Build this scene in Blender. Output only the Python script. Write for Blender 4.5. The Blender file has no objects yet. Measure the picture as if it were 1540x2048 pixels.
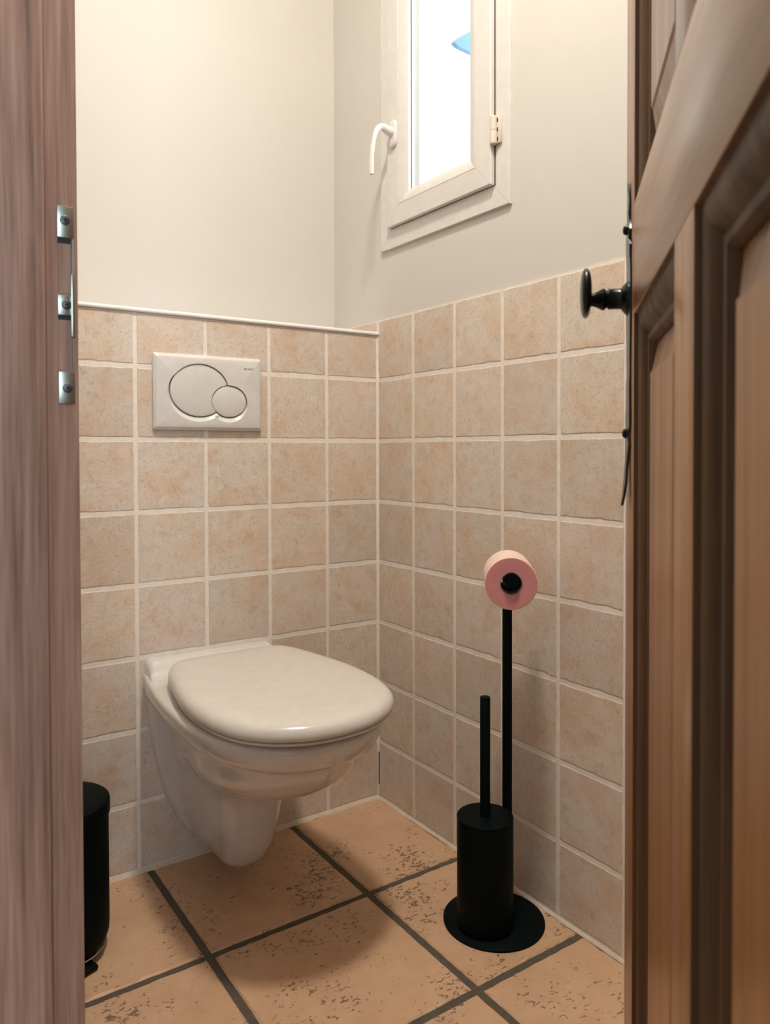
import bpy, bmesh, math, random
from mathutils import Vector, Matrix

random.seed(7)
scene = bpy.context.scene
COL = scene.collection
PI = math.pi

# ------------------------------------------------------------------ camera
cam_d = bpy.data.cameras.new('camera')
cam = bpy.data.objects.new('camera', cam_d)
COL.objects.link(cam)
scene.camera = cam
CAM = Vector((-1.07254, -1.60421, 0.88856))
yaw, pitch, roll = 0.598713, -0.0187138, -0.0025366
fw = Vector((math.sin(yaw)*math.cos(pitch), math.cos(yaw)*math.cos(pitch), math.sin(pitch)))
rt0 = Vector((math.cos(yaw), -math.sin(yaw), 0))
up0 = rt0.cross(fw)
rt = math.cos(roll)*rt0 + math.sin(roll)*up0
up = -math.sin(roll)*rt0 + math.cos(roll)*up0
m = Matrix((rt, up, -fw)).transposed().to_4x4()
m.translation = CAM
cam.matrix_world = m
cam_d.sensor_fit = 'HORIZONTAL'
cam_d.sensor_width = 36.0
cam_d.lens = 1519.547*36.0/1540.0
cam_d.shift_x = -(770.5-770.0)/1540.0
cam_d.shift_y = -(1024.0-928.7)/1540.0
cam_d.clip_start = 0.01
cam_d.clip_end = 200
cam_d.dof.use_dof = True
cam_d.dof.focus_distance = 1.45
cam_d.dof.aperture_fstop = 15.0

# ------------------------------------------------------------------ world, light, exposure
LAMP_STRENGTH = 282.0
LAMP_COLOR = (1.0, 0.925, 0.815)
HALL_POWER = 25.0
HALL_COLOR = (0.72, 0.86, 1.0)
SKY_STRENGTH = 6.0

world = bpy.data.worlds.new('sky')
scene.world = world
world.use_nodes = True
wn = world.node_tree.nodes
wl = world.node_tree.links
wn['Background'].inputs['Color'].default_value = (0.80, 0.93, 1.0, 1)
wn['Background'].inputs['Strength'].default_value = SKY_STRENGTH

vs = scene.view_settings
vs.view_transform = 'Standard'
vs.look = 'None'
vs.exposure = 0.0
vs.gamma = 1.0
vs.use_curve_mapping = False

def area_light(name, loc, rot, sx, sy, power, color, portal=False):
    d = bpy.data.lights.new(name, 'AREA')
    d.shape = 'RECTANGLE'
    d.size = sx
    d.size_y = sy
    d.energy = power
    d.color = color
    if portal:
        d.cycles.is_portal = True
    o = bpy.data.objects.new(name, d)
    o.location = loc
    o.rotation_euler = rot
    COL.objects.link(o)
    return o
# daylight of the hallway window behind the photographer (shines towards +y)
area_light('hallway_daylight', (-1.42, -3.13, 1.45), (PI/2, 0, 0), 0.72, 1.5, HALL_POWER, HALL_COLOR)

# ------------------------------------------------------------------ helpers
def finish(bm, name, mat, parent=None, smooth=None, loc=None, rot=None):
    if smooth is not None:
        lim = math.radians(smooth)
        bm.normal_update()
        for f in bm.faces:
            f.smooth = True
        for e in bm.edges:
            if len(e.link_faces) == 2:
                e.smooth = e.calc_face_angle(0) < lim
            else:
                e.smooth = False
    me = bpy.data.meshes.new(name)
    bm.to_mesh(me)
    bm.free()
    if mat:
        me.materials.append(mat)
    o = bpy.data.objects.new(name, me)
    COL.objects.link(o)
    if parent:
        o.parent = parent
    if loc:
        o.location = loc
    if rot:
        o.rotation_euler = rot
    return o

def tag(o, label, cat, group=None, kind=None):
    o['label'] = label
    o['category'] = cat
    if group:
        o['group'] = group
    if kind:
        o['kind'] = kind
    return o

def empty(name, loc=(0, 0, 0), rz=0.0):
    o = bpy.data.objects.new(name, None)
    o.location = loc
    o.rotation_euler = (0, 0, rz)
    o.empty_display_size = 0.05
    COL.objects.link(o)
    return o

def add_box(bm, lo, hi, bevel=0.0, seg=2):
    vs_ = []
    for z in (lo[2], hi[2]):
        for x, y in ((lo[0], lo[1]), (hi[0], lo[1]), (hi[0], hi[1]), (lo[0], hi[1])):
            vs_.append(bm.verts.new((x, y, z)))
    F = [(3, 2, 1, 0), (4, 5, 6, 7), (0, 1, 5, 4), (1, 2, 6, 5), (2, 3, 7, 6), (3, 0, 4, 7)]
    fs = [bm.faces.new([vs_[i] for i in f]) for f in F]
    if bevel > 0:
        es = list({e for f in fs for e in f.edges})
        bmesh.ops.bevel(bm, geom=es, offset=bevel, segments=seg, profile=0.5, affect='EDGES')

def box(name, lo, hi, mat, parent=None, bevel=0.0, seg=2):
    bm = bmesh.new()
    add_box(bm, lo, hi, bevel, seg)
    return finish(bm, name, mat, parent, 35 if bevel else None)

def loft(bm, rings, cap0=True, cap1=True, closed=True):
    rv = [[bm.verts.new(p) for p in r] for r in rings]
    n = len(rings[0])
    for a, b in zip(rv[:-1], rv[1:]):
        for i in range(n if closed else n-1):
            j = (i+1) % n
            bm.faces.new((a[i], a[j], b[j], b[i]))
    if cap0:
        bm.faces.new(list(reversed(rv[0])))
    if cap1:
        bm.faces.new(rv[-1])
    return rv

def add_lathe(bm, prof, c=(0, 0, 0), n=40, axis=Vector((0, 0, 1)), cap0=True, cap1=True):
    """prof: (r, h) from bottom to top, around axis through c"""
    axis = Vector(axis).normalized()
    q = Vector((0, 0, 1)).rotation_difference(axis)
    rings = []
    for r, h in prof:
        rings.append([Vector(c) + q @ Vector((r*math.cos(2*PI*i/n), r*math.sin(2*PI*i/n), h)) for i in range(n)])
    loft(bm, rings, cap0, cap1)

def lathe(name, prof, c, mat, parent=None, n=40, axis=(0, 0, 1), smooth=35, cap0=True, cap1=True):
    bm = bmesh.new()
    add_lathe(bm, prof, c, n, axis, cap0, cap1)
    return finish(bm, name, mat, parent, smooth)

def add_tube(bm, pts, radii, n=16, flat=1.0, flat_dir=None):
    """swept tube; flat scales the cross-section along flat_dir"""
    P = [Vector(p) for p in pts]
    rings = []
    prev = None
    for i, p in enumerate(P):
        t = (P[min(i+1, len(P)-1)] - P[max(i-1, 0)]).normalized()
        if prev is None:
            ref = Vector((0, 0, 1)) if abs(t.z) < 0.9 else Vector((1, 0, 0))
            if flat_dir is not None:
                ref = Vector(flat_dir)
            a = (ref - t*ref.dot(t)).normalized()
        else:
            a = (prev - t*prev.dot(t)).normalized()
        prev = a
        b = t.cross(a)
        r = radii[i] if hasattr(radii, '__len__') else radii
        rings.append([p + a*(r*flat*math.cos(2*PI*k/n)) + b*(r*math.sin(2*PI*k/n)) for k in range(n)])
    loft(bm, rings)

def catmull(pts, n):
    out = []
    P = [Vector(p) for p in pts]
    for i in range(len(P)-1):
        p0 = P[max(i-1, 0)]
        p1 = P[i]
        p2 = P[i+1]
        p3 = P[min(i+2, len(P)-1)]
        for k in range(n):
            t = k/n
            out.append(0.5*((2*p1)+(-p0+p2)*t+(2*p0-5*p1+4*p2-p3)*t*t+(-p0+3*p1-3*p2+p3)*t**3))
    out.append(P[-1])
    return out

def mitred(bm, rect, prof, to3, seam=0.0003, sides=(0, 1, 2, 3)):
    """four mitred members round rect=(a0,b0,a1,b1); prof=[(inset, height)...] closed polygon; to3(a,b,h)->Vector"""
    a0, b0, a1, b1 = rect
    def corner(k, i):
        return [(a0+i, b0+i), (a1-i, b0+i), (a1-i, b1-i), (a0+i, b1-i)][k]
    for s in sides:
        k0, k1 = s, (s+1) % 4
        r0, r1 = [], []
        for i, h in prof:
            p = Vector(corner(k0, i))
            q = Vector(corner(k1, i))
            d = (q-p).normalized()*seam
            r0.append(to3(p.x+d.x, p.y+d.y, h))
            r1.append(to3(q.x-d.x, q.y-d.y, h))
        loft(bm, [r0, r1])

# ------------------------------------------------------------------ materials
def new_mat(name):
    mt = bpy.data.materials.new(name)
    mt.use_nodes = True
    nt = mt.node_tree
    return mt, nt, nt.nodes['Principled BSDF']

def nd(nt, t, **kw):
    n = nt.nodes.new(t)
    for k, v in kw.items():
        if k in n.inputs:
            n.inputs[k].default_value = v
        else:
            setattr(n, k, v)
    return n

def ramp(nt, fac, stops, interp='LINEAR'):
    r = nt.nodes.new('ShaderNodeValToRGB')
    r.color_ramp.interpolation = interp
    els = r.color_ramp.elements
    while len(els) < len(stops):
        els.new(0.5)
    for e, (p, c) in zip(els, stops):
        e.position = p
        e.color = (c[0], c[1], c[2], 1) if hasattr(c, '__len__') else (c, c, c, 1)
    nt.links.new(fac, r.inputs['Fac'])
    return r.outputs['Color']

def mixc(nt, fac, a, b, mode='MIX'):
    x = nt.nodes.new('ShaderNodeMix')
    x.data_type = 'RGBA'
    x.blend_type = mode
    for s, v in ((0, fac), (6, a), (7, b)):
        if hasattr(v, 'links') or isinstance(v, bpy.types.NodeSocket):
            nt.links.new(v, x.inputs[s])
        elif s == 0:
            x.inputs[0].default_value = v
        else:
            x.inputs[s].default_value = (v[0], v[1], v[2], 1)
    return x.outputs[2]

def coords(nt, scale=(1, 1, 1), rand=True, rot=(0, 0, 0)):
    tc = nt.nodes.new('ShaderNodeTexCoord')
    mp = nt.nodes.new('ShaderNodeMapping')
    mp.inputs['Scale'].default_value = scale
    mp.inputs['Rotation'].default_value = rot
    nt.links.new(tc.outputs['Object'], mp.inputs['Vector'])
    if rand:
        oi = nt.nodes.new('ShaderNodeObjectInfo')
        mu = nt.nodes.new('ShaderNodeVectorMath')
        mu.operation = 'SCALE'
        mu.inputs[0].default_value = (37.0, 91.0, 53.0)
        nt.links.new(oi.outputs['Random'], mu.inputs['Scale'])
        nt.links.new(mu.outputs[0], mp.inputs['Location'])
        return mp.outputs[0], oi.outputs['Random']
    return mp.outputs[0], None

def noise(nt, vec, scale, detail=4.0, rough=0.55, dist=0.0):
    n = nd(nt, 'ShaderNodeTexNoise', Scale=scale, Detail=detail, Roughness=rough, Distortion=dist)
    nt.links.new(vec, n.inputs['Vector'])
    return n.outputs['Fac']

def bump(nt, bsdf, h, strength=0.2, dist=0.001):
    b = nd(nt, 'ShaderNodeBump', Strength=strength, Distance=dist)
    nt.links.new(h, b.inputs['Height'])
    nt.links.new(b.outputs[0], bsdf.inputs['Normal'])

def simple(name, col, rough=0.5, metal=0.0, spec=0.5, coat=0.0):
    mt, nt, b = new_mat(name)
    b.inputs['Base Color'].default_value = (*col, 1)
    b.inputs['Roughness'].default_value = rough
    b.inputs['Metallic'].default_value = metal
    b.inputs['Specular IOR Level'].default_value = spec
    b.inputs['Coat Weight'].default_value = coat
    # faint surface variation keeps it procedural
    v, _ = coords(nt, rand=False)
    f = noise(nt, v, 40.0, 3.0)
    lo = tuple(c*0.96 for c in col)
    hi = tuple(min(1.0, c*1.03) for c in col)
    nt.links.new(ramp(nt, f, [(0.3, lo), (0.7, hi)]), b.inputs['Base Color'])
    return mt

def tile_material():
    mt, nt, b = new_mat('beige_wall_tile')
    v, rnd = coords(nt)
    big = noise(nt, v, 13.0, 3.0, 0.5, 0.3)
    mid = noise(nt, v, 42.0, 8.0, 0.72, 0.5)
    fine = noise(nt, v, 190.0, 3.0, 0.6)
    c1 = ramp(nt, big, [(0.38, (0.620, 0.465, 0.340)), (0.50, (0.650, 0.563, 0.490)), (0.62, (0.640, 0.605, 0.570))])
    c2 = ramp(nt, mid, [(0.33, (0.490, 0.350, 0.250)), (0.45, (0.615, 0.530, 0.445)), (0.55, (0.655, 0.570, 0.495)), (0.68, (0.700, 0.660, 0.610))])
    c = mixc(nt, 0.55, c1, c2)
    sp = ramp(nt, fine, [(0.30, 0.55), (0.46, 0.0)])
    c = mixc(nt, sp, c, (0.42, 0.30, 0.215))
    tint = ramp(nt, rnd, [(0.0, (0.91, 0.90, 0.88)), (0.5, (1.0, 0.99, 0.98)), (1.0, (1.04, 1.01, 0.95))])
    c = mixc(nt, 1.0, c, tint, 'MULTIPLY')
    nt.links.new(c, b.inputs['Base Color'])
    b.inputs['Roughness'].default_value = 0.42
    b.inputs['Specular IOR Level'].default_value = 0.4
    bump(nt, b, mixc(nt, 0.5, mid, fine), 0.25, 0.0012)
    return mt

def floor_material():
    mt, nt, b = new_mat('pitted_floor_tile')
    v, rnd = coords(nt)
    big = noise(nt, v, 7.0, 4.0, 0.55, 0.2)
    mid = noise(nt, v, 30.0, 5.0, 0.6)
    c = ramp(nt, big, [(0.3, (0.500, 0.305, 0.180)), (0.7, (0.585, 0.375, 0.232))])
    c = mixc(nt, 0.35, c, ramp(nt, mid, [(0.3, (0.475, 0.285, 0.165)), (0.7, (0.60, 0.405, 0.262))]))
    # pits: small dark elongated flecks gathered in clusters
    tc2, _ = coords(nt, scale=(0.62, 1.0, 1.0))
    pit = noise(nt, tc2, 150.0, 4.0, 0.55, 0.8)
    clus = noise(nt, v, 8.5, 2.0, 0.5)
    add = nt.nodes.new('ShaderNodeMath')
    add.operation = 'MULTIPLY_ADD'
    nt.links.new(clus, add.inputs[0])
    add.inputs[1].default_value = 0.62
    nt.links.new(pit, add.inputs[2])
    pm = ramp(nt, add.outputs[0], [(0.955, 0.0), (0.995, 0.95)])
    c = mixc(nt, pm, c, (0.175, 0.108, 0.062))
    nt.links.new(c, b.inputs['Base Color'])
    b.inputs['Roughness'].default_value = 0.5
    inv = ramp(nt, add.outputs[0], [(0.955, 1.0), (0.985, 0.0)])
    bump(nt, b, inv, 0.5, 0.0015)
    return mt

def wood_material(name, dark, midc, light, axis='z', gloss=0.32, coat=0.0, spec=0.5):
    mt, nt, b = new_mat(name)
    sc = {'z': (1, 1, 0.035), 'x': (0.035, 1, 1)}[axis]
    v, rnd = coords(nt, scale=sc)
    g1 = noise(nt, v, 42.0, 5.0, 0.6, 0.6 if axis == 'z' else 0.15)
    g2 = noise(nt, v, 210.0, 3.0, 0.6)
    v2, _ = coords(nt, scale=(1, 1, 0.25))
    blot = noise(nt, v2, 9.0, 3.0, 0.5)
    c = ramp(nt, g1, [(0.28, dark), (0.5, midc), (0.74, light)])
    c = mixc(nt, 0.42, c, ramp(nt, g2, [(0.32, dark), (0.68, light)]))
    c = mixc(nt, ramp(nt, blot, [(0.35, 0.0), (0.75, 0.35)]), c, midc)
    nt.links.new(c, b.inputs['Base Color'])
    nt.links.new(ramp(nt, g1, [(0.2, gloss+0.1), (0.8, gloss-0.05)]), b.inputs['Roughness'])
    b.inputs['Coat Weight'].default_value = coat
    b.inputs['Coat Roughness'].default_value = 0.22
    b.inputs['Specular IOR Level'].default_value = spec
    bump(nt, b, mixc(nt, 0.5, g1, g2), 0.12, 0.0008)
    return mt

def plaster_material(name, col):
    mt, nt, b = new_mat(name)
    v, _ = coords(nt, rand=False)
    f = noise(nt, v, 3.0, 4.0, 0.5)
    g = noise(nt, v, 140.0, 3.0, 0.5)
    nt.links.new(ramp(nt, f, [(0.3, tuple(c*0.975 for c in col)), (0.7, col)]), b.inputs['Base Color'])
    b.inputs['Roughness'].default_value = 0.62
    b.inputs['Specular IOR Level'].default_value = 0.3
    bump(nt, b, g, 0.06, 0.0008)
    return mt

def grout_material(name, col, var=0.12):
    mt, nt, b = new_mat(name)
    v, _ = coords(nt, rand=False)
    f = noise(nt, v, 60.0, 5.0, 0.6)
    nt.links.new(ramp(nt, f, [(0.3, tuple(c*(1-var) for c in col)), (0.7, col)]), b.inputs['Base Color'])
    b.inputs['Roughness'].default_value = 0.85
    bump(nt, b, noise(nt, v, 320.0, 3.0), 0.4, 0.001)
    return mt

def glass_material():
    mt = bpy.data.materials.new('window_glass')
    mt.use_nodes = True
    nt = mt.node_tree
    nt.nodes.remove(nt.nodes['Principled BSDF'])
    out = nt.nodes['Material Output']
    tr = nd(nt, 'ShaderNodeBsdfTransparent', Color=(0.975, 0.985, 0.99, 1))
    gl = nd(nt, 'ShaderNodeBsdfGlossy', Roughness=0.02)
    fr = nd(nt, 'ShaderNodeFresnel', IOR=1.45)
    ge = nt.nodes.new('ShaderNodeNewGeometry')
    io = nt.nodes.new('ShaderNodeMapRange')      # same reflectance on both faces of the sheet
    io.inputs['To Min'].default_value = 1.45
    io.inputs['To Max'].default_value = 1.0/1.45
    nt.links.new(ge.outputs['Backfacing'], io.inputs['Value'])
    nt.links.new(io.outputs[0], fr.inputs['IOR'])
    mx = nt.nodes.new('ShaderNodeMixShader')
    nt.links.new(fr.outputs[0], mx.inputs[0])
    nt.links.new(tr.outputs[0], mx.inputs[1])
    nt.links.new(gl.outputs[0], mx.inputs[2])
    nt.links.new(mx.outputs[0], out.inputs['Surface'])
    return mt

M = {}
M['tile'] = tile_material()
M['floor_tile'] = floor_material()
M['grout'] = grout_material('light_wall_grout', (0.82, 0.765, 0.705))
M['floor_grout'] = grout_material('dark_floor_grout', (0.100, 0.082, 0.058), 0.3)
M['caulk'] = grout_material('pale_joint_filler', (0.66, 0.54, 0.43), 0.15)
M['plaster'] = plaster_material('warm_white_plaster', (0.620, 0.593, 0.553))
M['ceiling'] = plaster_material('ceiling_paint', (0.62, 0.60, 0.57))
M['hall_paint'] = plaster_material('hall_paint', (0.45, 0.44, 0.43))
M['trim_white'] = simple('white_trim_profile', (0.80, 0.79, 0.78), 0.3)
M['ceramic'] = simple('white_ceramic', (0.64, 0.605, 0.57), 0.10, coat=0.6)
M['seat'] = simple('white_seat_plastic', (0.645, 0.605, 0.56), 0.22)
M['hinge_steel'] = simple('hinge_steel', (0.5, 0.5, 0.5), 0.3, 1.0)
M['plate'] = simple('flush_plate_plastic', (0.64, 0.625, 0.60), 0.30)
M['plate_text'] = simple('grey_print', (0.09, 0.085, 0.08), 0.6)
M['plate_dark'] = simple('shadow_gap_plastic', (0.05, 0.045, 0.04), 0.7)
M['black'] = simple('matt_black_steel', (0.0012, 0.0042, 0.0042), 0.55, spec=0.07)
M['black_plastic'] = simple('black_plastic', (0.0022, 0.003, 0.003), 0.5, spec=0.15)
M['chrome'] = simple('pedal_wire_steel', (0.55, 0.53, 0.50), 0.25, 1.0)
M['paper'] = simple('pink_paper', (0.72, 0.53, 0.48), 0.9, spec=0.1)
M['paper_edge'] = simple('pink_paper_edges_shaded', (0.58, 0.25, 0.25), 0.95, spec=0.05)  # layered paper edges, colour deepened for the shade on the ends facing away from the lamp
M['card'] = simple('grey_cardboard', (0.20, 0.16, 0.12), 0.9, spec=0.1)
M['pvc'] = simple('white_pvc', (0.675, 0.650, 0.620), 0.28)
M['pvc_cream'] = simple('cream_hinge_plastic', (0.66, 0.60, 0.53), 0.35)
M['gap_shade'] = simple('brown_grey_gap_shade', (0.16, 0.12, 0.10), 0.7)
M['gasket'] = simple('dark_gasket', (0.10, 0.13, 0.18), 0.6)
M['iron'] = simple('blackened_iron', (0.018, 0.020, 0.022), 0.27, 0.6)
M['zinc'] = simple('zinc_strike_plate', (0.42, 0.47, 0.41), 0.33, 1.0)
M['screw'] = simple('dull_screw', (0.10, 0.11, 0.11), 0.45, 0.8)
M['screw_dark'] = simple('screw_slot', (0.01, 0.01, 0.01), 0.6)
M['wood_door'] = wood_material('door_wood', (0.180, 0.066, 0.016), (0.365, 0.148, 0.038), (0.455, 0.200, 0.058), 'z', 0.30, 0.18)
M['wood_door_h'] = wood_material('door_wood_crossgrain', (0.210, 0.086, 0.026), (0.345, 0.147, 0.046), (0.415, 0.190, 0.066), 'x', 0.30, 0.22)
M['wood_mould_shaded'] = wood_material('door_moulding_wood_shaded', (0.040, 0.020, 0.008), (0.105, 0.050, 0.019), (0.170, 0.085, 0.034), 'z', 0.50, 0.0, 0.25)  # door wood with the shade on the mouldings put into its colour
M['wood_jamb'] = wood_material('door_jamb_wood', (0.115, 0.056, 0.038), (0.330, 0.185, 0.130), (0.510, 0.340, 0.262), 'z', 0.40)
M['glass'] = glass_material()
M['wedge_blue'] = simple('pale_blue_wedge', (0.10, 0.22, 0.31), 0.6)

# ------------------------------------------------------------------ tiles
P = 0.153
JOINT = 0.0058
def tile_mesh(w, h, seed, depth=0.008, bev=0.0026, jit=0.0009, n=9, lower=1.9, drop=0.0014):
    """tumbled tile standing in the local xz plane, face towards -y at y=0, centred"""
    rnd = random.Random(seed)
    per = []
    sides = [((-w/2, -h/2), (w/2, -h/2)), ((w/2, -h/2), (w/2, h/2)), ((w/2, h/2), (-w/2, h/2)), ((-w/2, h/2), (-w/2, -h/2))]
    for k, (a, b) in enumerate(sides):
        for i in range(n):
            t = i/n
            per.append((a[0]+(b[0]-a[0])*t, a[1]+(b[1]-a[1])*t, k, i))
    outer, inner = [], []
    prev = 0
    for x, z, k, i in per:
        j = rnd.uniform(-jit, jit)*0.5
        e = bev + abs(rnd.gauss(0, jit))*(lower if k == 0 else 0.8)
        e = min(e, bev*2.6)
        nx, nz = [(0, 1), (-1, 0), (0, -1), (1, 0)][k]
        if i == 0:
            pk = (k-1) % 4
            px, pz = [(0, 1), (-1, 0), (0, -1), (1, 0)][pk]
            nx, nz = nx+px, nz+pz
        outer.append((x+nx*abs(j), z+nz*abs(j)))
        inner.append((x+nx*e, z+nz*e))
    bm = bmesh.new()
    rings = [[Vector((x, depth, z)) for x, z in outer],
             [Vector((x, drop, z)) for x, z in outer],
             [Vector((x, 0, z)) for x, z in inner]]
    loft(bm, rings, cap0=False)
    bm.normal_update()
    for e in bm.edges:
        e.smooth = True
    me = bpy.data.meshes.new('tile')
    bm.to_mesh(me)
    bm.free()
    me.materials.append(M['tile'])
    return me

_cache = {}
def tile_data(w, h, variant, mat='tile', **kw):
    key = (round(w, 4), round(h, 4), variant, mat)
    if key not in _cache:
        me = tile_mesh(w, h, hash((round(w*1e4), round(h*1e4), variant)) & 0xffff, **kw)
        if mat != 'tile':
            me.materials[0] = M[mat]
        _cache[key] = me
    return _cache[key]

def put_tile(name, me, loc, rot, parent):
    o = bpy.data.objects.new(name, me)
    o.location = loc
    o.rotation_euler = rot
    o.parent = parent
    COL.objects.link(o)
    return o

ROWS = [0.0] + [0.1477 + P*k for k in range(7)]
def wall_tiles(parent, seams, top, place, rz, zbottom=0.0065):
    """seams: positions along the wall; place(s, z)->location"""
    rows = ROWS + [top]
    for i in range(len(seams)-1):
        a, b = seams[i], seams[i+1]
        for r in range(len(rows)-1):
            z0, z1 = rows[r], rows[r+1]
            g0 = zbottom if r == 0 else JOINT/2
            g1 = 0.0015 if r == len(rows)-2 else JOINT/2
            w = abs(b-a) - JOINT
            h = (z1-g1) - (z0+g0)
            if w < 0.012:
                continue
            me = tile_data(w, h, random.randrange(7))
            put_tile('tile', me, place((a+b)/2, (z0+g0+z1-g1)/2), (0, 0, rz), parent)

GD = 0.0009          # how far the grout lies behind the tile faces
TOP_R = 1.2162
TOP_B = 1.1777
CEIL = 2.80
LEDGE = 0.22
XL = -0.92           # left wall face
YF = -1.78           # front wall face

# ------------------------------------------------------------------ room shell
# floor
floor = box('floor', (-2.30, -3.20, -0.12), (0.02, 0.22, -0.0035), M['floor_grout'])
tag(floor, 'beige pitted stone floor tiles with wide dark grout joints', 'floor', kind='structure')
fx = [-0.0, -0.2522, -0.5860, -0.9195, -1.2530, -1.5865, -1.92]
fy = [0.0, -0.3373, -0.6676, -1.0010, -1.3345, -1.668, -2.0]
for i in range(len(fx)-1):
    for j in range(len(fy)-1):
        a, b = fx[i+1], fx[i]
        c, d = fy[j+1], fy[j]
        g = 0.0135
        hi_x = b - (0.004 if i == 0 else g/2)
        hi_y = d - (0.006 if j == 0 else g/2)
        w = hi_x - (a+g/2)
        h = hi_y - (c+g/2)
        me = tile_data(w, h, 100+i*7+j, 'floor_tile', depth=0.012, bev=0.0024, jit=0.0021, n=24, lower=1.0, drop=0.0028)
        put_tile('floor_tile', me, ((a+g/2+hi_x)/2, (c+g/2+hi_y)/2, 0.0), (-PI/2, 0, 0), floor)

# right wall with the window opening
WY0, WY1, WZ0, WZ1 = -0.462, -0.062, 1.420, 2.100
wr = bmesh.new()
TH = 0.26
px = 0.0035
add_box(wr, (px, YF-0.1, TOP_R), (TH, WY0, CEIL+0.05))
add_box(wr, (px, WY1, TOP_R), (TH, LEDGE+0.1, CEIL+0.05))
add_box(wr, (px, WY0, TOP_R), (TH, WY1, WZ0))
add_box(wr, (px, WY0, WZ1), (TH, WY1, CEIL+0.05))
add_box(wr, (px+0.004, YF-0.1, -0.12), (TH, LEDGE+0.1, TOP_R))
wall_right = finish(wr, 'wall_right', M['plaster'])
tag(wall_right, 'white plastered wall with the small window above beige tiles', 'wall', kind='structure')
gr = box('grout_bed', (GD, YF, 0.0), (px+0.006, LEDGE, TOP_R-0.0003), M['grout'], wall_right)
seams_r = [0.22, 0.1545, 0.0015] + [-0.1500-P*k for k in range(11)]
wall_tiles(wall_right, seams_r[2:], TOP_R, lambda s, z: (0, s, z), -PI/2)
# short run behind the ledge: only the strip above it shows
for a, b in ((0.1545, 0.0015), (0.22, 0.1545)):
    me = tile_data(abs(a-b)-JOINT, TOP_R-0.0015-ROWS[-1], 50)
    put_tile('tile', me, (0, (a+b)/2, (TOP_R+ROWS[-1])/2), (0, 0, -PI/2), wall_right)

# lower back wall (boxed-in cistern) and the wall above it
wall_back = box('wall_back', (XL-0.1, GD+0.004, -0.12), (GD, LEDGE, TOP_B+0.004), M['plaster'])
tag(wall_back, 'boxed-in lower back wall covered with square beige tiles', 'wall', kind='structure')
box('grout_bed', (XL, GD, 0.0), (0.0, GD+0.006, TOP_B-0.0003), M['grout'], wall_back)
seams_b = [-0.0015] + [-0.1495-P*k for k in range(6)]
wall_tiles(wall_back, seams_b, TOP_B, lambda s, z: (s, 0, z), 0)
wall_upper = box('wall_upper', (XL-0.1, LEDGE, TOP_B-0.05), (TH, LEDGE+0.12, CEIL+0.05), M['plaster'])
tag(wall_upper, 'warm white plaster wall set back above the tiled ledge', 'wall', kind='structure')

# white profile along the ledge
bm = bmesh.new()
prof = [(-0.0035, 0.0002), (-0.0050, 0.0020), (-0.0054, 0.0050), (-0.0042, 0.0080), (-0.0015, 0.0096), (LEDGE, 0.0096), (LEDGE, 0.0045), (0.006, 0.0045), (0.006, 0.0002)]
loft(bm, [[Vector((x, y, TOP_B+z)) for y, z in reversed(prof)] for x in (XL, 0.0005)])
t = finish(bm, 'trim_1', M['trim_white'], None, 50)
tag(t, 'thin white edging strip along the top of the tiled ledge', 'trim', kind='structure')

# pale filler joints along floor and in the corner
def joint(name, a, b, n1, n2, size, mat, label):
    a = Vector(a)
    b = Vector(b)
    N = 60
    rnd = random.Random(len(label))
    bm = bmesh.new()
    rings = []
    for i in range(N+1):
        p = a + (b-a)*(i/N)
        s1 = size*rnd.uniform(0.75, 1.25)
        s2 = size*rnd.uniform(0.8, 1.2)
        n1v, n2v = Vector(n1), Vector(n2)
        rings.append([p - 0.002*n1v - 0.002*n2v, p + n1v*s1 - 0.002*n2v, p + n1v*s1*0.55 + n2v*s2*0.5, p + n2v*s2 - 0.002*n1v])
    loft(bm, rings)
    bmesh.ops.recalc_face_normals(bm, faces=bm.faces[:])
    o = finish(bm, name, mat, None, 60)
    return tag(o, label, 'trim', kind='structure')
joint('trim_2', (XL, 0.0, 0.0), (-0.002, 0.0, 0.0), (0, -1, 0), (0, 0, 1), 0.0070, M['caulk'], 'pale filler joint between floor and back wall tiles')
joint('trim_3', (0.0, 0.0, 0.0), (0.0, YF, 0.0), (-1, 0, 0), (0, 0, 1), 0.0042, M['caulk'], 'pale filler joint between floor and right wall tiles')
joint('trim_4', (0.0, 0.0, 0.118), (0.0, 0.0, TOP_B), (0, -1, 0), (-1, 0, 0), 0.0030, M['grout'], 'pale filler joint in the corner of the tiled walls')

box('open_gap', (-0.0012, -0.0022, 0.035), (0.0005, -0.0006, 0.117), M['screw_dark'], bpy.data.objects['trim_4'])
# left wall with the doorway, front wall, ceiling, hallway
YJ = -0.8676         # strike jamb face
XH = -1.03           # hallway face of left wall
wlb = bmesh.new()
add_box(wlb, (XH, YJ+0.036, -0.12), (XL, LEDGE+0.1, CEIL+0.05))
add_box(wlb, (XH, -1.652, 2.055), (XL, YJ+0.036, CEIL+0.05))
add_box(wlb, (XH, YF-0.1, -0.12), (XL, -1.652, CEIL+0.05))
wall_left = finish(wlb, 'wall_left', M['plaster'])
tag(wall_left, 'white plastered wall with the doorway', 'wall', kind='structure')
gl_ = box('grout_bed', (XL-0.004, YJ+0.04, 0.0), (XL+0.0016, GD, TOP_B), M['grout'], wall_left)
seams_l = [-0.0015] + [-0.150-P*k for k in range(5)] + [YJ+0.045]
wall_tiles(wall_left, seams_l, TOP_B, lambda s, z: (XL+0.004, s, z), PI/2)
wall_front = box('wall_front', (XL-0.11, YF-0.1, -0.12), (TH, YF, CEIL+0.05), M['plaster'])
tag(wall_front, 'plain white front wall of the toilet room', 'wall', kind='structure')
ceiling = box('ceiling', (-2.32, -3.25, CEIL), (TH, LEDGE+0.12, CEIL+0.1), M['ceiling'])
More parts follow.
